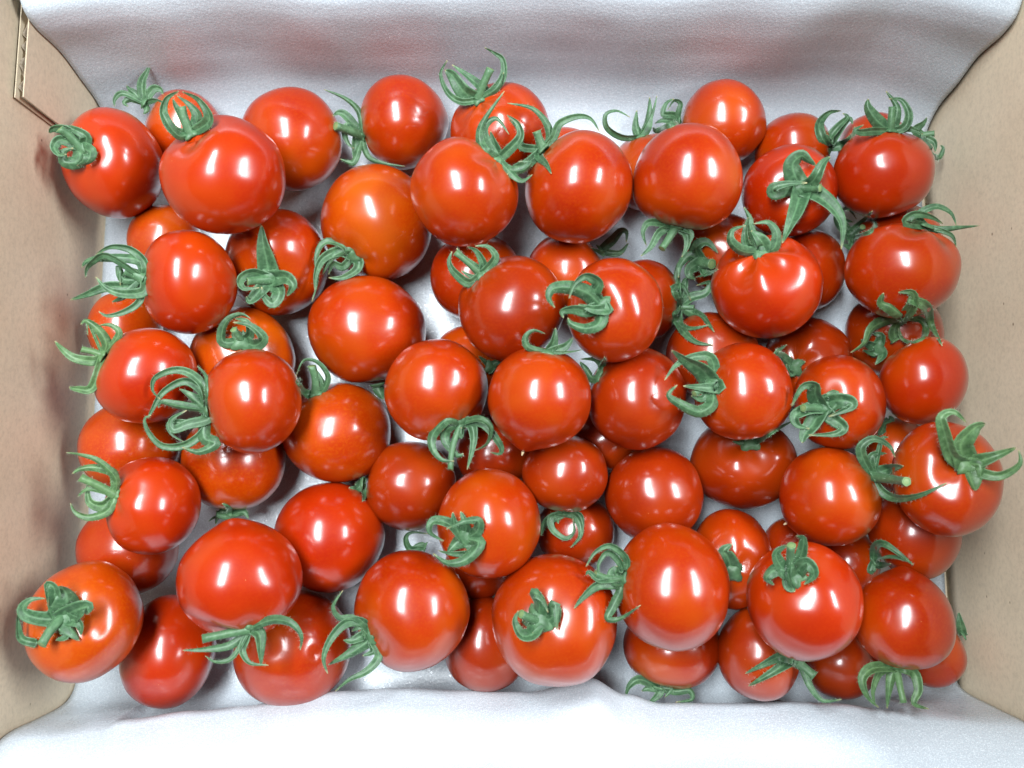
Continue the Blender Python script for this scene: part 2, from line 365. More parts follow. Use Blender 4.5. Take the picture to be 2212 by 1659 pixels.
POS = {
 'A1': (-0.16416, 0.12751, 0.03721, 0.02065),
 'A2': (-0.11176, 0.11538, 0.05617, 0.02269),
 'A3': (-0.14365, 0.15077, 0.01764, 0.01664),
 'A4': (-0.09528, 0.14434, 0.02242, 0.02142),
 'A5': (-0.04673, 0.15276, 0.02045, 0.01945),
 'A6': (-0.00512, 0.14144, 0.03762, 0.01976),
 'A7': (-0.01840, 0.10856, 0.05574, 0.02074),
 'A8': (0.02631, 0.11326, 0.04866, 0.02157),
 'A9': (0.02361, 0.13431, 0.01764, 0.01664),
 'A10': (0.05970, 0.13139, 0.01755, 0.01655),
 'A11': (0.06924, 0.11694, 0.04998, 0.02083),
 'A12': (0.09200, 0.15261, 0.02038, 0.01809),
 'A13': (0.12324, 0.14160, 0.01687, 0.01586),
 'A14': (0.11370, 0.11598, 0.03695, 0.01865),
 'A15': (0.15116, 0.12196, 0.03978, 0.01827),
 'A16': (0.15868, 0.14355, 0.01553, 0.01453),
 'B1': (-0.15028, 0.09986, 0.01681, 0.01581),
 'B2': (-0.12533, 0.07469, 0.04982, 0.01878),
 'B3': (-0.09975, 0.08979, 0.02277, 0.02177),
 'B4': (-0.05738, 0.10659, 0.02479, 0.02379),
 'B5': (-0.01505, 0.08375, 0.02041, 0.01940),
 'B6': (-0.00024, 0.06414, 0.05089, 0.02045),
 'B7': (0.02361, 0.08581, 0.01816, 0.01716),
 'B8': (0.03821, 0.06104, 0.06211, 0.01849),
 'B9': (0.05523, 0.07460, 0.01766, 0.01666),
 'B11': (0.09047, 0.09549, 0.01775, 0.01675),
 'D4': (0.09983, 0.07353, 0.04688, 0.02060),
 'B12': (0.12719, 0.08806, 0.01731, 0.01630),
 'B13': (0.16649, 0.10009, 0.01787, 0.01687),
 'D6': (0.15149, 0.07895, 0.05026, 0.01940),
 'B14': (0.12482, 0.04807, 0.01925, 0.01825),
 'B15': (0.16177, 0.05942, 0.01983, 0.01882),
 'D7': (0.15951, 0.03651, 0.04560, 0.01634),
 'D8': (0.12571, 0.02803, 0.04793, 0.01734),
 'D9': (0.08800, 0.03182, 0.05111, 0.01829),
 'C7': (0.04863, 0.02982, 0.04437, 0.01956),
 'C6': (0.01025, 0.02752, 0.05862, 0.01928),
 'C5': (-0.02925, 0.03276, 0.04739, 0.01973),
 'C4': (-0.01844, 0.04716, 0.01710, 0.01610),
 'C3': (-0.06067, 0.06044, 0.02433, 0.02333),
 'C2': (-0.11274, 0.04854, 0.02265, 0.02165),
 'C1': (-0.14115, 0.03829, 0.04773, 0.01827),
 'B16': (-0.16534, 0.06196, 0.01657, 0.01556),
 'C8': (0.08466, 0.05028, 0.01982, 0.01881),
 'E1': (-0.15890, 0.01172, 0.02021, 0.01921),
 'E3': (-0.09765, 0.02777, 0.05275, 0.01857),
 'E2': (-0.11500, 0.00694, 0.02177, 0.02077),
 'E4': (-0.07313, 0.01778, 0.02235, 0.02135),
 'E5': (-0.04111, -0.00431, 0.01948, 0.01845),
 'E6': (-0.00777, 0.00951, 0.01689, 0.01589),
 'E7': (0.02080, 0.00110, 0.03574, 0.01609),
 'E8': (0.03873, 0.01584, 0.01559, 0.01458),
 'E9': (0.05700, -0.00796, 0.03021, 0.01941),
 'E10': (0.09581, 0.00523, 0.02125, 0.02024),
 'E11': (0.12132, -0.00805, 0.04614, 0.01844),
 'E12': (0.15556, -0.00120, 0.06595, 0.01909),
 'E13': (0.16126, 0.00817, 0.01613, 0.01512),
 'E14': (0.15744, -0.02213, 0.03678, 0.01748),
 'F1': (-0.13626, -0.01135, 0.04703, 0.01761),
 'F2': (-0.15765, -0.03010, 0.02010, 0.01910),
 'F3': (-0.09931, -0.03681, 0.05626, 0.02145),
 'F4': (-0.07470, -0.02522, 0.02313, 0.02212),
 'F5': (-0.00881, -0.01813, 0.04458, 0.02022),
 'F6': (0.02634, -0.02355, 0.01697, 0.01596),
 'F7': (0.08720, -0.03314, 0.02846, 0.01770),
 'F8': (0.11604, -0.03164, 0.01560, 0.01460),
 'F9': (0.14207, -0.03593, 0.01455, 0.01354),
 'G1': (-0.15741, -0.05326, 0.05194, 0.02065),
 'G2': (-0.13875, -0.07061, 0.02105, 0.02005),
 'G3': (-0.08794, -0.06874, 0.02364, 0.02264),
 'G4': (-0.03812, -0.05119, 0.04125, 0.02213),
 'G5': (-0.01010, -0.06824, 0.01911, 0.01811),
 'G6': (-0.01365, -0.03629, 0.01577, 0.01477),
 'G7': (0.01592, -0.05359, 0.04732, 0.02364),
 'G8b': (0.05885, -0.04079, 0.05384, 0.02174),
 'G9': (0.06483, -0.06903, 0.01893, 0.01793),
 'G10': (0.10539, -0.04496, 0.05902, 0.02041),
 'G11': (0.09676, -0.06926, 0.03045, 0.01665),
 'G12': (0.13414, -0.07532, 0.01592, 0.01492),
 'G8': (0.14550, -0.05268, 0.04867, 0.01803),
 'G13': (0.17173, -0.07148, 0.01502, 0.01401),
}
CAL = {
 'A1': ('11', (525, 960), ((385, 835), 62), [(62, [(505, 1045), (420, 1050), (412, 985), (475, 960)]), (45, [(400, 905), (350, 950), (380, 1000), (430, 1000)]), (55, [(440, 850), (350, 835), (318, 862)]), (60, [(585, 985), (560, 1050), (500, 1075)]), (50, [(560, 890), (470, 835), (420, 825)])]),
 'A2': ('11', (1235, 865), ((1175, 690), 66), [(55, [(1130, 850), (1060, 740), (1080, 640), (1160, 590)]), (62, [(1340, 800), (1350, 735), (1280, 640), (1180, 595)]), (45, [(1190, 770), (1140, 690), (1120, 640)]), (60, [(1280, 760), (1235, 680), (1150, 620)]), (45, [(1160, 880), (1090, 800), (1048, 700), (1100, 605)])]),
 'A3': ('11', (935, 670), None, [(50, [(920, 580), (925, 520), (950, 470), (980, 405)]), (40, [(880, 610), (840, 580), (820, 555)]), (35, [(850, 640), (805, 665), (830, 690)]), (32, [(800, 605), (745, 640), (742, 690)]), (45, [(990, 580), (1040, 580), (1055, 610)]), (30, [(1000, 650), (1060, 660)]), (35, [(950, 710), (930, 740)])]),
 'A5': ('12', (690, 880), ((515, 815), 62), [(34, [(670, 730), (580, 640), (440, 580)]), (42, [(600, 820), (575, 860), (600, 930), (635, 960)]), (45, [(650, 900), (640, 1000), (650, 1030)]), (34, [(700, 960), (740, 1030), (850, 1065), (965, 1078)]), (50, [(590, 760), (540, 730), (500, 750)]), (36, [(640, 1040), (600, 1050), (545, 1030)])]),
 'A6': ('12', (1440, 645), ((1520, 445), 62), [(36, [(1330, 660), (1240, 600), (1195, 480), (1240, 390)]), (85, [(1350, 600), (1270, 490), (1225, 455)]), (58, [(1480, 590), (1380, 500), (1270, 420)]), (40, [(1530, 590), (1600, 500), (1600, 390), (1540, 340), (1480, 308)]), (40, [(1560, 570), (1605, 470)])]),
 'A7': ('12', (1570, 1030), None, [(52, [(1470, 960), (1450, 860), (1490, 760), (1610, 590)]), (50, [(1490, 920), (1480, 820), (1560, 765), (1640, 870)]), (62, [(1545, 940), (1520, 850)]), (55, [(1620, 990), (1710, 890), (1695, 800), (1625, 745)]), (48, [(1640, 1100), (1730, 1100), (1780, 1050), (1700, 1045)]), (46, [(1640, 1110), (1720, 1170), (1790, 1130)])]),
 'A8': ('13', (200, 965), ((160, 850), 66), [(46, [(245, 900), (225, 800), (130, 700), (-30, 668)]), (44, [(270, 890), (310, 800), (420, 755), (510, 770), (568, 855)]), (50, [(170, 1010), (220, 1060), (255, 1125)]), (55, [(100, 1060), (20, 1085), (-30, 1130)]), (45, [(60, 950), (50, 850), (-20, 770)])]),
 'A10': ('13', (830, 885), None, [(38, [(720, 890), (620, 830), (610, 745), (680, 720), (765, 760)]), (55, [(805, 820), (810, 715)]), (60, [(870, 820), (885, 720), (890, 630)]), (26, [(900, 760), (940, 620)])]),
 'A12': ('13', (1085, 800), None, [(45, [(1000, 835), (930, 850), (915, 825)]), (40, [(990, 780), (925, 800)]), (40, [(1050, 750), (980, 740), (1000, 670), (1050, 640)]), (36, [(1080, 740), (1095, 670), (1050, 650), (1010, 710)])]),
 'A11': ('13', (1060, 1470), ((970, 1612), 56), [(48, [(960, 1500), (900, 1600), (835, 1660)]), (50, [(1130, 1510), (1135, 1590), (1100, 1665)]), (40, [(900, 1440), (850, 1500), (870, 1590)]), (36, [(1160, 1510), (1150, 1580)])]),
 'B7': ('13', (570, 1620), None, [(40, [(640, 1640), (720, 1645)]), (46, [(640, 1570), (700, 1500), (742, 1505), (740, 1570)]), (40, [(690, 1640), (755, 1575)]), (42, [(600, 1645), (510, 1605)]), (40, [(650, 1540), (690, 1480)])]),
 'B11': ('23', (1225, 40), ((1297, 52), 78), [(55, [(1160, 80), (1150, 125), (1190, 150)]), (36, [(1250, 120), (1335, 85)]), (30, [(1290, 100), (1190, 138)]), (44, [(1150, 0), (1090, 60), (1080, 140)]), (60, [(1190, -50), (1260, -90), (1335, -20)])]),
 'A13': ('14', (565, 960), None, [(52, [(510, 880), (500, 800), (560, 730), (640, 718)]), (46, [(570, 890), (620, 820), (680, 760), (650, 735)]), (52, [(640, 940), (710, 890), (728, 820)]), (44, [(620, 860), (690, 770), (715, 805)]), (40, [(570, 930), (545, 870)])]),
 'A14': ('14', (385, 1220), ((505, 1218), 58), [(80, [(335, 1130), (325, 1060), (380, 1010), (430, 1040), (475, 1075)]), (58, [(460, 1170), (520, 1060), (570, 1015)]), (66, [(300, 1220), (210, 1250), (205, 1215), (300, 1190), (420, 1185)]), (74, [(350, 1350), (310, 1450), (258, 1575)]), (78, [(480, 1260), (580, 1340), (645, 1450), (640, 1615)])]),
 'A15': ('14', (960, 850), ((972, 690), 52), [(44, [(860, 850), (770, 857), (735, 840), (785, 810)]), (72, [(880, 790), (815, 700), (815, 640)]), (48, [(1050, 825), (1078, 740), (1030, 650), (950, 640)]), (52, [(990, 780), (1000, 690), (930, 590)]), (40, [(1080, 835), (1170, 870)])]),
 'A16': ('14', (1160, 880), ((1245, 865), 46), [(50, [(1120, 840), (1170, 800), (1197, 760)]), (36, [(1240, 920), (1250, 985)]), (30, [(1262, 1020), (1300, 965), (1282, 940)])]),
 'B2': ('21', (935, 150), ((812, 95), 85), [(50, [(940, 50), (850, -40), (720, -60), (620, -10)]), (54, [(900, 30), (700, 10), (570, 30), (530, 75)]), (40, [(700, 0), (600, 40), (560, 90), (555, 140)]), (46, [(800, 150), (770, 60), (780, 190)]), (66, [(830, 200), (690, 200), (560, 250), (455, 285)]), (56, [(930, 230), (800, 245), (690, 210), (620, 135)]), (38, [(905, 290), (810, 360), (700, 388), (640, 360)]), (46, [(800, 270), (725, 300)])]),
 'B3': ('22', (90, 150), ((-62, 165), 68), [(85, [(70, 40), (45, -80), (36, -198)]), (64, [(190, 140), (238, 190), (200, 260)]), (60, [(150, 230), (110, 305), (60, 270), (35, 200)]), (56, [(10, 240), (-40, 290), (-62, 262)]), (46, [(-20, 110), (-100, 150), (-80, 210), (20, 205)])]),
 'B4': ('22', (620, 10), None, [(52, [(540, -30), (430, 20), (385, 130), (380, 220)]), (52, [(600, -40), (490, 10), (430, 120)]), (52, [(665, 30), (650, 90), (560, 140), (470, 140)]), (44, [(560, 70), (500, 50), (470, 120)]), (42, [(560, -70), (450, -90), (395, 0), (400, 160), (362, 295)])]),
 'B6': ('22', (1455, 120), ((1292, -24), 48), [(52, [(1380, 175), (1290, 110), (1252, 40), (1270, -30)]), (54, [(1420, 80), (1350, 20), (1300, -50)]), (48, [(1475, 60), (1430, -30), (1370, -60)]), (50, [(1520, 60), (1550, 0), (1500, -60), (1420, -65)]), (36, [(1410, 140), (1330, 95)])]),
 'B8': ('23', (575, 325), None, [(56, [(530, 250), (560, 175), (480, 130), (405, 180), (370, 275)]), (66, [(490, 240), (380, 205), (270, 210), (240, 270), (278, 335)]), (60, [(615, 345), (520, 345), (430, 312)]), (56, [(480, 355), (400, 345), (322, 360), (335, 400)]), (56, [(570, 430), (480, 470), (385, 440), (362, 400)])]),
 'B9': ('23', (1085, 330), ((1182, 335), 44), [(52, [(1050, 260), (1045, 215), (1110, 195), (1160, 290)]), (44, [(1110, 240), (1125, 150), (1090, 190)]), (46, [(1045, 380), (1080, 440), (1160, 470), (1285, 445)]), (54, [(1170, 370), (1240, 400), (1312, 492)]), (46, [(1080, 430), (1130, 510), (1200, 560), (1302, 577)]), (54, [(1160, 270), (1255, 240), (1285, 170), (1195, 190)]), (44, [(1070, 180), (1080, 60), (1110, 20)])]),
 'D4': ('13', (1590, 1635), None, [(50, [(1490, 1625), (1418, 1560), (1430, 1490), (1515, 1462)]), (44, [(1520, 1590), (1510, 1500), (1530, 1405)]), (76, [(1630, 1590), (1590, 1530), (1550, 1495)]), (54, [(1695, 1610), (1715, 1510), (1660, 1440), (1565, 1450)]), (40, [(1545, 1470), (1540, 1410), (1503, 1342)])]),
 'B13': ('14', (720, 1540), ((780, 1470), 40), [(34, [(640, 1480), (610, 1400), (680, 1350), (740, 1420)]), (52, [(690, 1520), (760, 1450), (842, 1368)]), (46, [(700, 1600), (650, 1580)]), (30, [(830, 1510), (862, 1450), (820, 1420)]), (38, [(650, 1430), (720, 1440)])]),
 'D6': ('14', (1190, 1465), None, [(52, [(1060, 1440), (1120, 1390), (1220, 1405), (1300, 1450)]), (40, [(1140, 1395), (1250, 1338), (1350, 1380), (1388, 1465)]), (40, [(1270, 1490), (1400, 1478), (1538, 1464)]), (28, [(1350, 1520), (1385, 1600)])]),
 'D7': ('24', (1000, 545), None, [(66, [(985, 480), (1030, 390)]), (70, [(1035, 390), (960, 330), (900, 300), (915, 240)], 1), (62, [(1000, 440), (1090, 340), (1105, 240), (1010, 235)], 1), (62, [(1010, 400), (900, 430), (830, 480), (790, 570), (702, 627)], 1), (52, [(1080, 280), (1190, 330), (1225, 450), (1295, 582)], 1), (40, [(1050, 400), (1160, 420), (1182, 510), (1110, 560), (1030, 530), (1012, 470)], 1)]),
 'B15': ('24', (870, 600), None, [(40, [(800, 560), (770, 540)]), (44, [(850, 625), (780, 610)]), (44, [(900, 520), (840, 500)]), (50, [(910, 640), (860, 705)])]),
 'D8': ('24', (510, 985), ((393, 985), 58), [(64, [(470, 900), (465, 840), (385, 850), (318, 975)]), (56, [(430, 990), (340, 1035), (355, 1095), (435, 1120)]), (80, [(590, 910), (540, 895)]), (72, [(600, 940), (695, 945), (700, 980), (560, 1040)]), (58, [(580, 1050), (652, 1110), (600, 1152), (430, 1160)]), (76, [(460, 1080), (400, 1160), (388, 1212)])]),
 'B14': ('24', (330, 720), None, [(46, [(260, 660), (215, 630), (288, 572)]), (52, [(355, 700), (408, 685)]), (44, [(310, 760), (285, 700)])]),
 'D9': ('23', (1290, 820), ((1180, 892), 48), [(96, [(1230, 740), (1130, 680), (1035, 610)]), (52, [(1310, 720), (1270, 650), (1150, 662), (1060, 710), (988, 805)]), (66, [(1345, 850), (1240, 852), (1110, 842)]), (60, [(1300, 950), (1210, 1010), (1090, 960), (1015, 900), (1072, 835)]), (54, [(1240, 920), (1160, 905)])]),
 'C7': ('23', (560, 780), None, [(46, [(585, 720), (540, 670), (445, 668)]), (54, [(520, 790), (470, 720), (440, 685)]), (38, [(590, 700), (600, 655)])]),
 'C6': ('23', (230, 625), None, [(40, [(110, 595), (88, 530), (140, 485), (215, 505)]), (58, [(270, 560), (282, 465)]), (54, [(340, 590), (395, 530)]), (18, [(340, 625), (455, 608)])]),
 'C5': ('22', (1330, 1085), ((1260, 1385), 46), [(58, [(1240, 1060), (1150, 1150), (1140, 1240), (1200, 1320), (1285, 1330)]), (58, [(1240, 1120), (1230, 1200), (1300, 1290), (1345, 1280)]), (62, [(1390, 1080), (1410, 1200), (1368, 1385)]), (42, [(1440, 1055), (1520, 1110), (1500, 1210), (1420, 1262)]), (42, [(1470, 1090), (1580, 1220), (1582, 1280), (1518, 1272)]), (46, [(1315, 1180), (1330, 1110)])]),
 'C4': ('22', (1520, 720), None, [(24, [(1480, 680), (1443, 648)]), (36, [(1555, 690), (1585, 690)]), (44, [(1510, 765)])]),
 'C3': ('22', (790, 830), None, [(64, [(800, 880), (825, 930)])]),
 'C2': ('21', (1570, 550), ((1513, 475), 54), [(42, [(1450, 560), (1440, 480), (1480, 410), (1560, 378), (1622, 405)]), (56, [(1565, 540), (1575, 480)]), (56, [(1650, 580), (1705, 530), (1620, 450), (1510, 430)]), (40, [(1620, 510), (1600, 425), (1520, 405)])]),
 'C1': ('21', (665, 645), ((528, 605), 48), [(54, [(690, 570), (640, 480), (560, 420), (523, 445)]), (38, [(770, 510), (720, 450), (640, 450)]), (54, [(610, 680), (480, 660), (400, 600), (355, 550)]), (50, [(600, 850), (500, 862), (448, 850)]), (18, [(570, 425), (570, 515)])]),
 'E3': ('21', (1340, 1000), None, [(46, [(1320, 850), (1230, 760), (1120, 740), (1005, 790), (988, 870), (1040, 930)]), (46, [(1310, 880), (1200, 810), (1060, 880), (985, 1000), (960, 1055)]), (72, [(1270, 935), (1160, 862)]), (58, [(1345, 1060), (1220, 1090), (1125, 1125), (1110, 1060), (1210, 1000)]), (46, [(1330, 1120), (1210, 1220), (1060, 1232), (970, 1150), (938, 1060), (978, 1032)]), (38, [(1280, 1080), (1110, 1080), (1110, 1150), (1200, 1210)]), (70, [(1320, 1170), (1395, 1215), (1290, 1270), (1180, 1240)]), (52, [(1150, 970), (1050, 950), (1028, 985)]), (28, [(1340, 800), (1278, 712)])]),
 'E4': ('22', (390, 890), ((360, 712), 62), [(48, [(320, 895), (268, 830), (290, 790)]), (34, [(435, 870), (465, 780), (400, 690), (310, 678), (260, 780)]), (44, [(440, 850), (395, 740)])]),
 'E5': ('22', (690, 1470), None, [(50, [(650, 1510), (603, 1500)]), (36, [(700, 1440), (640, 1480)]), (36, [(700, 1550), (690, 1590)])]),
 'E2': ('31', (1500, 20), ((1400, 18), 48), [(50, [(1450, 20), (1400, -10)]), (42, [(1430, 0), (1395, 80)]), (44, [(1580, 0), (1612, 42)]), (38, [(1490, -30), (1440, -55)]), (18, [(1400, 30), (1352, 62)])]),
 'E7': ('33', (330, 15), None, [(38, [(255, 30), (260, 110), (345, 172), (400, 130), (395, 40)]), (44, [(400, 20), (440, 80), (440, 160), (378, 232)]), (46, [(290, 20), (300, 75)]), (36, [(440, 20), (462, 110)]), (50, [(220, 60), (188, 155)])]),
 'E10': ('23', (1540, 1205), None, [(24, [(1480, 1212), (1428, 1200)]), (32, [(1600, 1190), (1700, 1130), (1822, 1068)]), (60, [(1535, 1225), (1520, 1248)])]),
 'E11': ('24', (850, 1430), ((1065, 1462), 70), [(54, [(790, 1330), (770, 1240), (850, 1185), (950, 1230), (988, 1302)]), (72, [(900, 1400), (980, 1370), (1042, 1360)]), (52, [(830, 1340), (850, 1285), (935, 1280)]), (50, [(900, 1520), (1000, 1570), (1150, 1550), (1325, 1470)]), (28, [(900, 1200), (945, 1175)])]),
 'E12': ('24', (1450, 1350), None, [(100, [(1420, 1220), (1510, 1115), (1575, 1090)]), (125, [(1480, 1440), (1510, 1520)]), (58, [(1360, 1300), (1310, 1150), (1290, 1045), (1370, 1010), (1452, 1080)]), (64, [(1550, 1325), (1650, 1292), (1775, 1242)]), (46, [(1560, 1410), (1680, 1422), (1795, 1350), (1790, 1255)]), (54, [(1540, 1360), (1535, 1480)])]),
 'E13': ('24', (930, 1080), None, [(50, [(905, 1130), (880, 1165)]), (50, [(960, 1060), (950, 1035)])]),
 'E14': ('34', (850, 320), None, [(44, [(860, 230), (920, 208), (1040, 290), (1110, 345)]), (54, [(880, 290), (980, 290), (1070, 322)]), (50, [(880, 345), (960, 335)]), (40, [(830, 385), (870, 370)])]),
 'F1': ('21', (745, 1550), ((520, 1435), 62), [(38, [(750, 1440), (640, 1330), (520, 1290), (428, 1275)]), (50, [(740, 1410), (620, 1370), (520, 1380), (468, 1412)]), (62, [(670, 1620), (580, 1590), (565, 1470)]), (46, [(700, 1650), (580, 1692), (490, 1660), (458, 1600)]), (28, [(580, 1510), (503, 1558)]), (54, [(730, 1610), (660, 1650)])]),
 'F3': ('31', (1620, 755), ((1312, 822), 66), [(46, [(1590, 830), (1570, 900), (1620, 980), (1740, 992)]), (72, [(1680, 790), (1690, 900), (1692, 995)]), (50, [(1759, 700), (1879, 718), (1949, 800), (1944, 895)]), (46, [(1500, 860), (1330, 890), (1183, 895)]), (28, [(1510, 940), (1400, 972), (1330, 932)])]),
 'F5': ('32', (1345, 170), None, [(46, [(1290, 90), (1275, 0)]), (50, [(1430, 130), (1440, 60), (1350, 60), (1230, 112)]), (50, [(1260, 80), (1150, 58), (1128, 130), (1218, 188)]), (72, [(1300, 200), (1238, 265)]), (56, [(1445, 200), (1360, 310), (1240, 332), (1148, 270)]), (54, [(1360, 90), (1325, -5)]), (42, [(1410, 260), (1290, 272), (1180, 250)])]),
 'G6': ('32', (1100, 225), None, [(36, [(1000, 242), (968, 170), (1010, 130), (1115, 142)]), (46, [(1050, 225), (1000, 238)])]),
 'F7': ('33', (1430, 390), None, [(76, [(1400, 300), (1372, 250), (1425, 208)]), (64, [(1445, 440)])]),
 'G1': ('31', (405, 685), ((270, 862), 70), [(60, [(360, 590), (350, 500), (305, 472), (312, 605)]), (115, [(430, 600), (420, 520), (380, 480)]), (60, [(300, 695), (180, 670), (148, 620), (200, 570), (295, 560)]), (88, [(490, 640), (568, 615), (560, 665)]), (78, [(450, 750), (515, 832)]), (60, [(430, 800), (360, 830)]), (34, [(240, 850), (140, 822), (118, 740), (114, 655)], 1), (50, [(510, 720), (525, 800)])]),
 'G4': ('32', (740, 820), None, [(44, [(640, 700), (540, 690), (497, 610), (562, 508)]), (54, [(700, 715), (580, 720), (480, 830), (438, 950), (465, 1048)]), (70, [(700, 855), (590, 930), (468, 992)]), (60, [(700, 800), (620, 835), (565, 830)]), (46, [(795, 930), (720, 1030), (600, 1090), (513, 1162)]), (50, [(690, 740), (620, 775)]), (44, [(760, 900), (690, 932)])]),
 'G7': ('33', (170, 700), ((58, 660), 64), [(66, [(180, 600), (145, 525), (200, 565), (235, 650)]), (80, [(255, 690), (280, 600), (292, 765)]), (64, [(130, 790), (60, 795), (18, 710), (40, 640)]), (36, [(160, 705), (80, 718)]), (70, [(220, 740), (130, 790)])]),
 'G8b': ('33', (720, 430), ((540, 400), 54), [(42, [(745, 310), (640, 220), (540, 260), (478, 355)]), (38, [(700, 330), (620, 260), (560, 340), (572, 425)]), (68, [(700, 455), (560, 470), (460, 550), (402, 625)]), (52, [(700, 520), (650, 620), (620, 690), (700, 692), (832, 605)]), (110, [(670, 400), (680, 350)]), (36, [(570, 440), (500, 390), (480, 410)])]),
 'G9': ('33', (950, 1140), None, [(48, [(830, 1085), (760, 1130), (738, 1195)]), (44, [(890, 1140), (840, 1160)]), (52, [(950, 1180), (875, 1248)]), (42, [(1060, 1160), (1150, 1155), (1165, 1215), (1060, 1232)]), (38, [(1030, 1150), (990, 1200)])]),
 'G10': ('34', (330, 415), ((318, 215), 66), [(64, [(250, 350), (220, 265), (290, 215)]), (56, [(290, 350), (300, 430), (325, 515)]), (64, [(230, 370), (155, 430), (205, 475)]), (64, [(410, 330), (465, 400), (400, 470)]), (50, [(385, 260), (395, 170), (350, 155)]), (80, [(310, 480), (340, 515)])]),
 'G11': ('34', (330, 955), ((468, 1065), 74), [(54, [(240, 940), (130, 990), (18, 1047)]), (56, [(280, 985), (160, 1060), (38, 1128)]), (42, [(390, 1010), (440, 1130), (520, 1222), (645, 1213)])]),
 'G8': ('34', (1000, 1010), ((1045, 1235), 50), [(58, [(850, 1010), (780, 1080), (810, 1190), (885, 1268)]), (42, [(890, 1040), (845, 1160), (862, 1255)]), (54, [(970, 1050), (950, 1160), (938, 1275)]), (54, [(1110, 1040), (1142, 1150), (1112, 1240), (1210, 1277)])]),
 'G13': ('34', (1430, 800), None, [(46, [(1412, 720), (1402, 648)]), (46, [(1440, 760)])]),
}
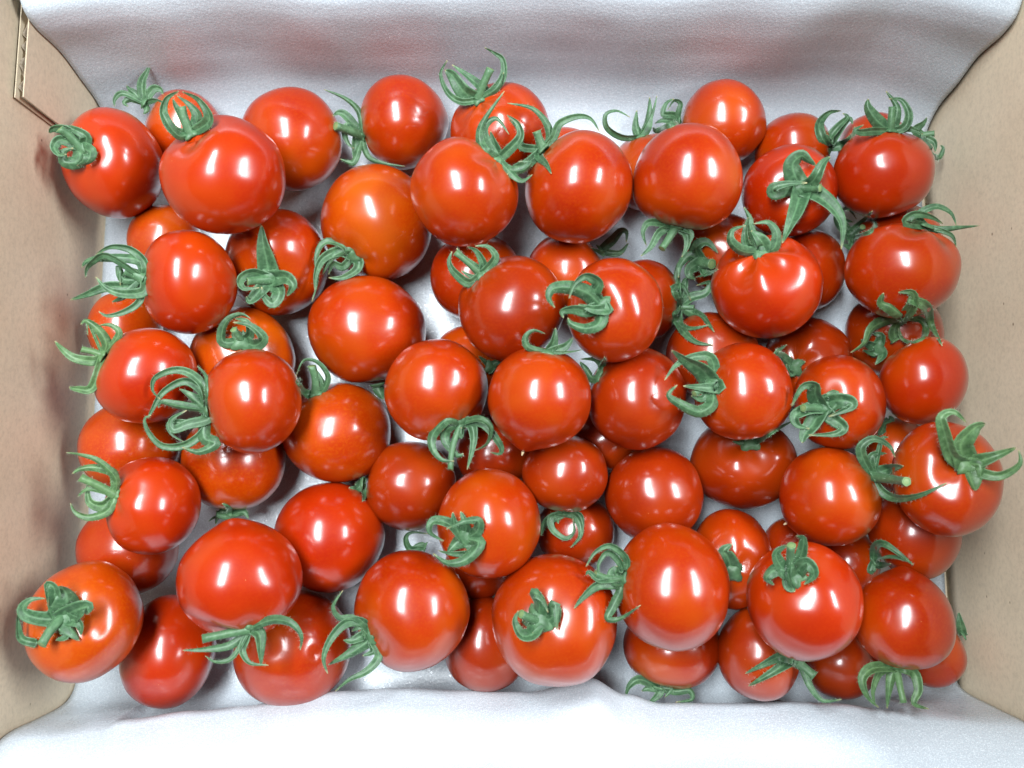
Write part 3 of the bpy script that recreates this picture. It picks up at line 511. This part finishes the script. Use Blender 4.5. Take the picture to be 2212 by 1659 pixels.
LABEL = {
 'A1': 'red tomato in the back left corner, curled calyx touching the cardboard wall',
 'A2': 'large heart-shaped red tomato in the back left with loops of sepals at its upper left',
 'A3': 'small red tomato tucked behind two tomatoes in the far back left corner',
 'A4': 'calyx-less tomato against the back foam, right of the large heart-shaped one',
 'A5': 'red tomato at the back with stem pointing left and two long thin sepals',
 'A6': 'red tomato with tall upright calyx leaning on the back foam near the middle',
 'A7': "bright red tomato whose upper right calyx tangles with its right neighbour's, back row",
 'A8': 'round red tomato with an arching sepal along its top, back row centre',
 'A9': 'sliver of red tomato peeking from behind the round back row centre tomato',
 'A10': 'mostly hidden tomato by the back foam with upright looping green sepals above it',
 'A11': 'large smooth round tomato, back row right of centre, green sepals beneath it',
 'A12': 'red tomato with a pale blossom tip on its right, against the back foam',
 'A13': 'orange red tomato half hidden behind the star-topped one, near the back foam',
 'A14': 'tomato wearing a flat wide green star with long trailing legs, back right',
 'A15': 'flat-topped red tomato with an upright stem and calyx, back right corner',
 'A16': 'dark sliver of tomato behind the flat-topped one in the back right corner',
 'B1': 'orange tomato mostly covered, below the back left corner tomato beside the wall',
 'B2': 'red tomato by the left wall with a big bushy calyx, second row',
 'B3': 'tomato with a flat calyx and one broad sepal pointing up, left of centre',
 'B4': 'large mottled orange tomato with curled calyx at its lower left, left of centre',
 'B5': 'orange tomato lying under the heart of the pile, below the arched-sepal pair',
 'B6': 'plump dull red tomato in the centre with calyx at its upper left shoulder',
 'B7': 'dark orange tomato in shade behind the centre, dark sepals on its right',
 'B8': 'red tomato at centre wearing a clawed green calyx on its left side',
 'B9': 'narrow visible tomato behind the clawed-calyx one, ragged calyx on its right',
 'B11': 'orange tomato in shade under the big smooth one, cut stem facing up',
 'D4': 'broad red tomato with dented shoulder and small looped calyx on top, right half',
 'B12': 'tomato squeezed between the broad dented one and the far right large one',
 'B13': 'shaded tomato under the flat-topped back right one, calyx beside its left edge',
 'D6': 'wide red tomato by the right wall with thin sepals pointing right from behind',
 'B14': 'low tomato with a wide white highlight under the broad dented one, right side',
 'B15': 'dark low tomato under the wide right wall tomato, half hidden by sepals',
 'D7': 'small round tomato by the right wall beneath a pale splayed dry calyx',
 'D8': 'tomato with a ragged green star on its left face, right side',
 'D9': 'round red tomato with cupped calyx on its left, right of centre',
 'C7': 'dull red tomato with a small dent at its right, centre right',
 'C6': 'red tomato in the very centre ending in a pointed tip at its bottom',
 'C5': 'red tomato left of the pointed one, claw-like calyx hanging from its lower right',
 'C4': 'small covered tomato wedged behind the pair at centre',
 'C3': 'very large smooth tomato left of centre with no calyx in view',
 'C2': 'mottled orange tomato with a neat round calyx and cut stem, left side',
 'C1': 'red tomato by the left wall with a pale cut stem end and straight sepals',
 'B16': 'low tomato beside the left wall between two calyx-bearing red ones',
 'C8': 'low dull tomato under the broad dented one, below the ragged hanging calyx',
 'E1': 'low orange tomato with broad soft highlight against the left wall, mid height',
 'E3': 'bright orange red tomato with a large tangled calyx on its left, left side',
 'E2': 'low orange tomato directly below the one with the large tangled calyx',
 'E4': 'orange tomato with a stem standing up at its top left, lower left of centre',
 'E5': 'small dull red tomato lying left of the hanging claw-like calyx',
 'E6': 'shaded tomato beneath the hanging claw-like calyx at centre',
 'E7': 'small tomato below the pointed one with looping sepals under it',
 'E8': 'small dark tomato deep in the gap right of the pointed one',
 'E9': 'round dull red tomato right of the small one, no calyx in view, lower centre',
 'E10': 'low dark red tomato with three highlights and a thin brown sepal across its top',
 'E11': 'red tomato with curled calyx and long thin sepal on its right, lower right',
 'E12': 'large tomato at the right wall topped by a big sprawling green calyx',
 'E13': 'dark hidden tomato between two calyx-bearing ones near the right wall',
 'E14': 'low dark tomato by the right wall beneath the sprawling-calyx tomato',
 'F1': 'bright red tomato by the left wall with five spreading sepals, lower left',
 'F2': 'low tomato by the left wall, partly covered, above the orange corner tomato',
 'F3': 'large pinkish red tomato with big soft highlight and calyx beneath, lower left',
 'F4': 'large smooth tomato with a tiny scar near its top, lower left of centre',
 'F5': 'tomato with a knotted calyx on its lower left face, lower centre',
 'F6': 'low shaded tomato behind looping sepals, lower centre',
 'F7': 'tall narrow visible low tomato behind the biggest lower right of centre one',
 'F8': 'dark sliver of tomato above the stubby-stemmed lower right tomato',
 'F9': 'small orange low tomato wedged right of the stubby-stemmed one',
 'G1': 'orange tomato in the front left corner with a flat green star and dimples',
 'G2': 'oval red tomato lying on the foam right of the orange corner tomato',
 'G3': 'wide red tomato with wrinkled dents and orange crease on the front foam',
 'G4': 'big red tomato in front left of centre with a clawed calyx on its left',
 'G5': 'low tomato with one small round highlight on the front foam, centre',
 'G6': 'almost hidden dark tomato under the knotted-calyx tomato',
 'G7': 'biggest front tomato with a small square calyx facing up, centre',
 'G8b': 'tall red tomato stacked on another, curling calyx with a bent sepal on its left',
 'G9': 'low tomato beneath the tall stacked one, sepals fanned on the front foam',
 'G10': 'red tomato with a stubby upright stem and tight calyx, front right',
 'G11': 'low tomato on the front foam crossed by two straight pale sepals',
 'G12': 'dark round low tomato between two front right tomatoes',
 'G8': 'heart-shaped red tomato in front right corner with calyx hanging below',
 'G13': 'low tomato behind the heart-shaped one at the front right wall',
}
OFFX = {'1': 0.0, '2': 553.0, '3': 1106.0, '4': 1603.7}; OFFY = {'1': 0.0, '2': 553.0, '3': 1106.0}
TOM = {}
for key, cx, cy, rx, ry in TDATA:
    x, y, z, R = POS[key]; TOM[key] = dict(c=Vector((x, y, z)), R=R, im=(cx, cy, rx, ry))
def cpx(code, p): return p[0] / 3.0 + OFFX[code[1]], p[1] / 3.0 + OFFY[code[0]]
def hit(u, v, pad=0.0, only=None):
    """depth of the first tomato surface along a ray"""
    d = ray(u, v); best = 9.0
    for k, t in TOM.items():
        if only and k != only: continue
        oc = C - t['c']; a = d.dot(d); b = d.dot(oc); c = oc.dot(oc) - (t['R'] + pad) ** 2; disc = b * b - a * c
        if disc > 0: best = min(best, (-b - math.sqrt(disc)) / a)
    return best
ORANGE = {'G1', 'C2', 'B4', 'E2', 'B1', 'E4', 'E1', 'B16'}
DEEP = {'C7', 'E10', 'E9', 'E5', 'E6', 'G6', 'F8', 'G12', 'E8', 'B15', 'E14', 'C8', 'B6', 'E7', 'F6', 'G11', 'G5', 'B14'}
BRIGHT = {'A1', 'A2', 'B2', 'F1', 'F3', 'C1', 'A15', 'G10', 'D7', 'A14', 'G2', 'D4', 'F4'}
SHAPE = {  # dent depth, dent width, lobe amplitude, tip
 'A2': (.27, .50, .02, 0), 'A6': (.14, .55, .02, 0), 'A7': (.10, .5, .015, 0), 'B6': (.10, .5, .02, 0), 'D4': (.15, .55, .04, 0), 'E12': (.19, .55, .04, 0), 'G1': (.16, .60, .03, 0),
 'C6': (.08, .4, .0, .085), 'F3': (.05, .4, .03, .05), 'G7': (.16, .6, .02, 0), 'A15': (.10, .6, .01, .02), 'G8': (.10, .6, .01, .06), 'E10': (.16, .5, .03, 0), 'G3': (.05, .5, .015, 0), 'E11': (.08, .5, .02, .03),
 'B2': (.12, .5, .01, 0), 'D6': (.14, .5, .04, 0), 'B14': (.14, .5, .03, 0), 'A14': (.14, .5, .02, 0), 'A12': (.08, .4, .01, .04), 'A5': (.08, .5, .02, .03)}
TIPDIR = {'C6': (-0.30, -0.95), 'F3': (-0.20, 0.95), 'A12': (0.97, -0.26), 'A5': (0.95, 0.05), 'G8': (0.10, 0.9), 'E11': (-.8, -.5)}
SCARS = {'C6', 'A12', 'A5', 'E11'}
def smoothpath(pts, n):
    return catmull(pts, n)
def ribbon(pts3, wid, rng, mat, parent, flat=0.0, name='sepal'):
    n = len(pts3); vs = []; fs = []; tips = []; ribs = []; mi = []
    tw0 = rng.uniform(-0.5, 0.5); tw1 = rng.uniform(-0.9, 0.9); cup = rng.uniform(0.18, 0.42) * rng.choice((1, 1, -1)); th = 0.00024
    SEC = 7; prev = None; frames = []
    for i, p in enumerate(pts3):
        T = (pts3[min(i + 1, n - 1)] - pts3[max(i - 1, 0)]).normalized()
        V = (C - p).normalized(); V = V - T * V.dot(T)
        if V.length < 0.15 and prev is not None: V = prev - T * prev.dot(T)
        V.normalize()
        if prev is not None: V = (V * 0.6 + (prev - T * prev.dot(T)) * 0.4).normalized()
        prev = V.copy(); t = i / (n - 1)
        a = tw0 + (tw1 - tw0) * t
        W = T.cross(V); Wd = W * math.cos(a) + V * math.sin(a); Nd = V * math.cos(a) - W * math.sin(a)
        prof = (0.72 + 0.45 * flat * max(0, 1 - t / 0.3) + 0.28 * math.sin(min(1, t / 0.3) * math.pi / 2)) * (1 - max(0, (t - 0.3) / 0.7) ** 1.35 * 0.93)
        hw = wid * 0.5 * prof * (1.20 + 0.22 * flat)
        frames.append((p, T, Wd, Nd, hw))
        for side in (0, 1):
            for k in range(SEC):
                s = k / (SEC - 1) * 2 - 1
                q = p + Wd * (hw * s) + Nd * (cup * hw * (1.5 * abs(s) ** 1.25 - 0.55)) - Nd * (th * side * (1 - 0.6 * s * s))
                q += Nd * (0.00010 * noise.noise(q * 900))
                vs.append(q); tips.append(max(0.0, (t - 0.93) / 0.07)); ribs.append(1 - abs(s))
    st = SEC * 2
    for i in range(n - 1):
        a = i * st
        for k in range(SEC - 1):
            fs.append([a + k, a + k + 1, a + st + k + 1, a + st + k])
            b_ = a + SEC; fs.append([b_ + k, b_ + st + k, b_ + st + k + 1, b_ + k + 1])
        fs.append([a, a + st, a + st + SEC, a + SEC]); e = SEC - 1
        fs.append([a + e, a + e + SEC, a + st + e + SEC, a + st + e])
    a = (n - 1) * st
    for b_ in (0, a):
        for k in range(SEC - 1):
            f = [b_ + k, b_ + SEC + k, b_ + SEC + k + 1, b_ + k + 1]; fs.append(f if b_ == 0 else f[::-1])
    mi = [0] * len(fs)
    # fine hairs
    L = sum((pts3[i + 1] - pts3[i]).length for i in range(n - 1))
    for _ in range(int(14 + L * 2800)):
        p, T, Wd, Nd, hw = frames[rng.randrange(0, n - 1)]
        s = rng.choice((-1, 1)) * (1 if rng.random() < 0.6 else rng.random())
        q = p + Wd * hw * s + Nd * (cup * hw * (s * s - 0.4)) + T * rng.uniform(-0.0006, 0.0006)
        dr = (Wd * s * rng.uniform(0.3, 1) + Nd * rng.uniform(-0.2, 1) + T * rng.uniform(-0.5, 0.5)).normalized()
        ln = rng.uniform(0.0005, 0.0013); sd = dr.cross((C - q).normalized()).normalized() * 0.000016
        b_ = len(vs); vs += [q - sd, q + sd, q + dr * ln]; tips += [0, 0, 0]; ribs += [.5, .5, .5]; fs.append([b_, b_ + 1, b_ + 2]); mi.append(1)
    o = mesh_obj(name, vs, fs, [mat, M_HAIR], parent, True, mi)
    at = o.data.attributes.new('tip', 'FLOAT', 'POINT'); at.data.foreach_set('value', tips); at = o.data.attributes.new('rib', 'FLOAT', 'POINT'); at.data.foreach_set('value', ribs)
    return o
def stem_mesh(p0, p1, rad, rng, mat, parent):
    n = 9; sd = 14; vs = []; fs = []; ax = (p1 - p0); L = ax.length; ax.normalize()
    s = ax.orthogonal().normalized(); t = ax.cross(s); bend = (s * rng.uniform(-1, 1) + t * rng.uniform(-1, 1)) * L * 0.07
    for i in range(n):
        f = i / (n - 1); c = p0.lerp(p1, f) + bend * math.sin(f * math.pi)
        r = rad * (1.18 - 0.30 * math.sin(f * math.pi * 0.62) + 0.12 * max(0, f - 0.8) * 5 * 0.5)
        for k in range(sd):
            a = 2 * math.pi * k / sd; rr = r * (1 + 0.05 * math.cos(5 * a) + 0.04 * noise.noise(Vector((k * .9, i * .7, p0.x * 900))))
            vs.append(c + (s * math.cos(a) + t * math.sin(a)) * rr)
    for i in range(n - 1):
        for k in range(sd): fs.append([i * sd + k, i * sd + (k + 1) % sd, (i + 1) * sd + (k + 1) % sd, (i + 1) * sd + k])
    mi = [0] * len(fs); last = [(n - 1) * sd + k for k in range(sd)]
    for fr, dz, m_ in ((0.86, 0.0, 1), (0.62, -0.06, 2), (0.50, -0.02, 1), (0.0, 0.03, 1)):
        b_ = len(vs)
        if fr > 0:
            vs += [p1 + (vs[l] - p1) * fr + ax * dz * rad for l in [(n - 1) * sd + k for k in range(sd)]]
            cur = list(range(b_, b_ + sd))
            for k in range(sd): fs.append([last[k], last[(k + 1) % sd], cur[(k + 1) % sd], cur[k]]); mi.append(m_)
            last = cur
        else: fs.append(last); mi.append(m_)
    for _ in range(50):
        i = rng.randrange(1, n); a = rng.random() * 6.28; c = p0.lerp(p1, i / (n - 1)) + bend * math.sin(i / (n - 1) * math.pi)
        dr = s * math.cos(a) + t * math.sin(a); q = c + dr * rad; d2 = (dr + ax * rng.uniform(-.5, .5)).normalized(); sdv = d2.cross((C - q).normalized()).normalized() * 0.00003
        b_ = len(vs); vs += [q - sdv, q + sdv, q + d2 * rng.uniform(.0004, .001)]; fs.append([b_, b_ + 1, b_ + 2]); mi.append(3)
    return mesh_obj('stem', vs, fs, [mat, M_CUT, M_RING, M_HAIR], parent, True, mi)

def build_tomato(key):
    t = TOM[key]; P, R = t['c'], t['R']; cx, cy, rx, ry = t['im']; rng = random.Random(key)
    V = (C - P).normalized(); X = (RT - V * RT.dot(V)).normalized(); Y = V.cross(X)
    cal = CAL.get(key); r_im = math.sqrt(rx * ry)
    if cal:
        bu, bv = cpx(cal[0], cal[1]); ox, oy = (bu - cx) / rx, (cy - bv) / ry; l = math.hypot(ox, oy)
        if l > 0.97: ox, oy, oz = ox / l, oy / l, 0.06
        else:
            if l > 0.5: ox, oy = ox * 1.06, oy * 1.06
            oz = math.sqrt(max(0.02, 1 - ox * ox - oy * oy))
        n = (X * ox + Y * oy + V * oz).normalized()
    elif key in TIPDIR:
        n = -(X * TIPDIR[key][0] + Y * TIPDIR[key][1]).normalized()
    else:
        a = rng.random() * 6.283; n = (X * math.cos(a) * .6 + Y * math.sin(a) * .6 - V).normalized()
    e1 = n.orthogonal().normalized(); e1 = Matrix.Rotation(rng.random() * 6.28, 3, n) @ e1; e2 = n.cross(e1)
    dd, dw, lob, tip = SHAPE.get(key, (0.05, 0.45, 0.004, 0) if not cal else (rng.uniform(.06, .12), rng.uniform(.38, .5), rng.uniform(0, .02), rng.choice((0, 0, 0, .012))))
    obl = rng.uniform(-0.04, 0.08); nl = rng.choice((3, 4, 5)); ph0 = rng.random() * 6.28; sd = Vector((rng.random() * 50, rng.random() * 50, 0))
    if key in TIPDIR: td = (X * TIPDIR[key][0] + Y * TIPDIR[key][1]).normalized()
    else: td = -n
    def surf(th, ph):
        d = n * math.cos(th) + (e1 * math.cos(ph) + e2 * math.sin(ph)) * math.sin(th)
        r = 1 - dd * math.exp(-(th / dw) ** 2) - obl * math.cos(th) ** 2
        r += lob * math.cos(nl * ph + ph0) * math.exp(-((th - 0.5) / 0.55) ** 2)
        if tip: r += tip * math.exp(-(td.angle(d) / 0.20) ** 2) + tip * 0.7 * math.exp(-(td.angle(d) / 0.6) ** 2)
        r += 0.042 * noise.noise(d * 1.2 + sd) + 0.009 * noise.noise(d * 3.0 + sd)
        if key == 'G3':   # wrinkled dents and a crease
            for (a_, b_, g) in ((0.36, -0.08, .10), (-0.38, 0.02, .16)):
                k_ = (X * a_ + Y * b_ + V * math.sqrt(1 - a_ * a_ - b_ * b_)); r -= 0.035 * math.exp(-(k_.angle(d) / g) ** 2)
        if key == 'C7':
            k_ = (X * .52 - Y * .08 + V * .85); r -= 0.03 * math.exp(-(abs(d.dot(Y) + .08) / .04) ** 2) * math.exp(-(k_.angle(d) / .25) ** 2)
        if key == 'G1':
            k_ = (X * .25 - Y * .20 + V * .94); r -= 0.02 * math.exp(-(k_.angle(d) / .12) ** 2)
        return d * r
    nt_, np_ = 44, 72; vs = [surf(0.0001, 0)]
    for i in range(1, nt_):
        th = math.pi * i / nt_
        for j in range(np_): vs.append(surf(th, 2 * math.pi * j / np_))
    vs.append(surf(math.pi - 0.0001, 0))
    fs = [[0, 1 + j, 1 + (j + 1) % np_] for j in range(np_)]
    for i in range(nt_ - 2):
        for j in range(np_):
            a = 1 + i * np_; fs.append([a + j, a + np_ + j, a + np_ + (j + 1) % np_, a + (j + 1) % np_])
    a = 1 + (nt_ - 2) * np_; fs += [[a + j, len(vs) - 1, a + (j + 1) % np_] for j in range(np_)]
    # proportions of the real fruit: its measured width and height
    sx = sy = 1.0; Pc = P.copy()
    def place(q): return Pc + (X * (q.dot(X) * sx) + Y * (q.dot(Y) * sy) + V * (q.dot(V) * (sx + sy) / 2)) * R
    for _ in range(3):
        pr = [proj(place(q)) for q in vs[::3]]
        u0, u1 = min(p[0] for p in pr), max(p[0] for p in pr); v0, v1 = min(p[1] for p in pr), max(p[1] for p in pr)
        sx *= max(.8, min(1.25, 2 * rx / (u1 - u0))); sy *= max(.8, min(1.25, 2 * ry / (v1 - v0)))
        dpt = (Pc - C).dot(FW)
        Pc += RT * ((cx - (u0 + u1) / 2) * dpt / FPX) - UP * ((cy - (v0 + v1) / 2) * dpt / FPX)
    sx = max(.8, min(1.25, sx)); sy = max(.8, min(1.25, sy))
    W = [place(q) for q in vs]
    t['body'] = (Pc, W, fs); t['n'] = n; t['c'] = Pc; t['R'] = R * math.sqrt(sx * sy); t['place'] = place; t['surf0'] = surf(0.0001, 0); t['rng'] = rng; t['td'] = td; t['tipr'] = 1 + tip * 1.5
    t['zmin'] = min(p.z for p in W)
for key in TOM: build_tomato(key)
from mathutils.bvhtree import BVHTree
for key, t in TOM.items(): t['bvh'] = BVHTree.FromPolygons(t['body'][1], t['body'][2])
def first_hit(u, v):
    d = ray(u, v); L = d.length; d = d.normalized(); best = 9.0
    for t in TOM.values():
        h = t['bvh'].ray_cast(C, d)
        if h[0] is not None: best = min(best, h[3] / L)
    return best
for key, t in TOM.items():
    rng = t['rng']; Pc, W, fs = t['body']
    root = empty('tomato', (Pc.x, Pc.y, t['zmin']), LABEL[key], 'tomato', 'ripe tomatoes piled in the box')
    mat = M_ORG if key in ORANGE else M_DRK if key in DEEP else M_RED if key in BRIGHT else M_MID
    body = mesh_obj('body', W, fs, mat, root)
    sa = body.data.attributes.new('shoulder', 'FLOAT', 'POINT'); k_sh = rng.uniform(0.15, 0.75)
    sa.data.foreach_set('value', [k_sh * math.exp(-(t['n'].angle(p - Pc) / 0.75) ** 2) for p in W])
    if key in SCARS:
        tp = t['place'](t['td'] * t['tipr']) ; ax = t['td']; s = ax.orthogonal().normalized(); q = ax.cross(s); sv = []; sf = []
        for i in range(7):
            a = i / 7 * 6.283; sv.append(tp - ax * 0.0007 + (s * math.cos(a) + q * math.sin(a)) * 0.0006)
        for i in range(7):
            a = i / 7 * 6.283 + .5; sv.append(tp + ax * (0.0006 + 0.0003 * rng.random()) + (s * math.cos(a) + q * math.sin(a)) * 0.0003)
        sf = [[i, (i + 1) % 7, 7 + (i + 1) % 7, 7 + i] for i in range(7)] + [list(range(7, 14))]
        mesh_obj('blossom_scar', sv, sf, M_SCAR, root)
    cal = CAL.get(key)
    if not cal: continue
    code, bpx, stem, seps = cal; n = t['n']
    B = t['place'](t['surf0'])
    bu, bv, bd = proj(B); tu, tv = cpx(code, bpx)
    dh = first_hit(tu, tv)
    if abs(dh - bd) < 0.012: bd = dh
    B = C + ray(tu, tv) * (bd - 0.0006)
    gm = M_GRN2 if key in ('D7', 'F1', 'C1', 'E12', 'G8') else M_GRN
    # the green cap the sepals grow from
    s = n.orthogonal().normalized(); q = n.cross(s); cr = (0.0027 + 0.0016 * max(0, n.dot((C - B).normalized()) - 0.5) * 2) * t['R'] / 0.019; cv = []; cf = []; K = 20; ns = max(4, len(seps))
    for i, (f, hgt) in enumerate(((1.0, -0.10), (0.96, 0.10), (0.65, 0.30), (0.30, 0.42))):
        for k in range(K):
            a = k / K * 6.283; rr = cr * f * (1 + 0.22 * math.cos(ns * a) * f); cv.append(B + (s * math.cos(a) + q * math.sin(a)) * rr + n * hgt * cr)
    for i in range(3):
        for k in range(K): cf.append([i * K + k, i * K + (k + 1) % K, (i + 1) * K + (k + 1) % K, (i + 1) * K + k])
    cf.append([3 * K + k for k in range(K)]); cf.append([k for k in range(K)][::-1])
    cx_ = mesh_obj('calyx', cv, cf, gm, root)
    facing = n.dot((C - B).normalized())
    for sp in seps:
        wid, pts = sp[0], [cpx(code, p) for p in sp[1]]
        if len(sp) < 3: pts = [(tu, tv)] + pts
        if len(pts) == 2: pts = [pts[0], ((pts[0][0] + pts[1][0]) / 2 + rng.uniform(-2, 2), (pts[0][1] + pts[1][1]) / 2 + rng.uniform(-2, 2)), pts[1]]
        m = max(10, 4 * len(pts)); path = smoothpath(pts, m)
        Ls = [0.0]
        for a, b_ in zip(path, path[1:]): Ls.append(Ls[-1] + math.hypot(a[0] - b_[0], a[1] - b_[1]))
        Lm = Ls[-1] * bd / FPX
        lift = rng.uniform(0.22, 0.50) * Lm * (0.45 + 0.55 * max(0, facing)); late = rng.uniform(0.55, 1.15)
        dep = []
        for (u, v), l in zip(path, Ls):
            f = l / Ls[-1]
            d0 = bd - lift * math.sin(min(1.0, f * late) * math.pi * 0.75) - 0.0004
            dep.append(min(d0, first_hit(u, v) - 0.0009))
        for _ in range(4):     # smooth, staying clear of the fruit
            dep = [min(dep[i], (dep[max(i - 1, 0)] + 2 * dep[i] + dep[min(i + 1, m)]) / 4) if i else dep[i] for i in range(m + 1)]
        p3 = [C + ray(u, v) * d for (u, v), d in zip(path, dep)]
        ribbon(p3, wid / 3.0 * bd / FPX, rng, gm, cx_, max(0.0, min(1.0, (facing - 0.45) / 0.35)))
    if stem:
        eu, ev = cpx(code, stem[0]); Lm = math.hypot(eu - tu, ev - tv) * bd / FPX
        ed = min(bd - 0.002 - Lm * 0.6 * max(0.25, facing), first_hit(eu, ev) - 0.003)
        stem_mesh(B + n * 0.0002, C + ray(eu, ev) * ed, stem[1] / 6.0 * ed / FPX * 0.92, rng, gm, cx_)
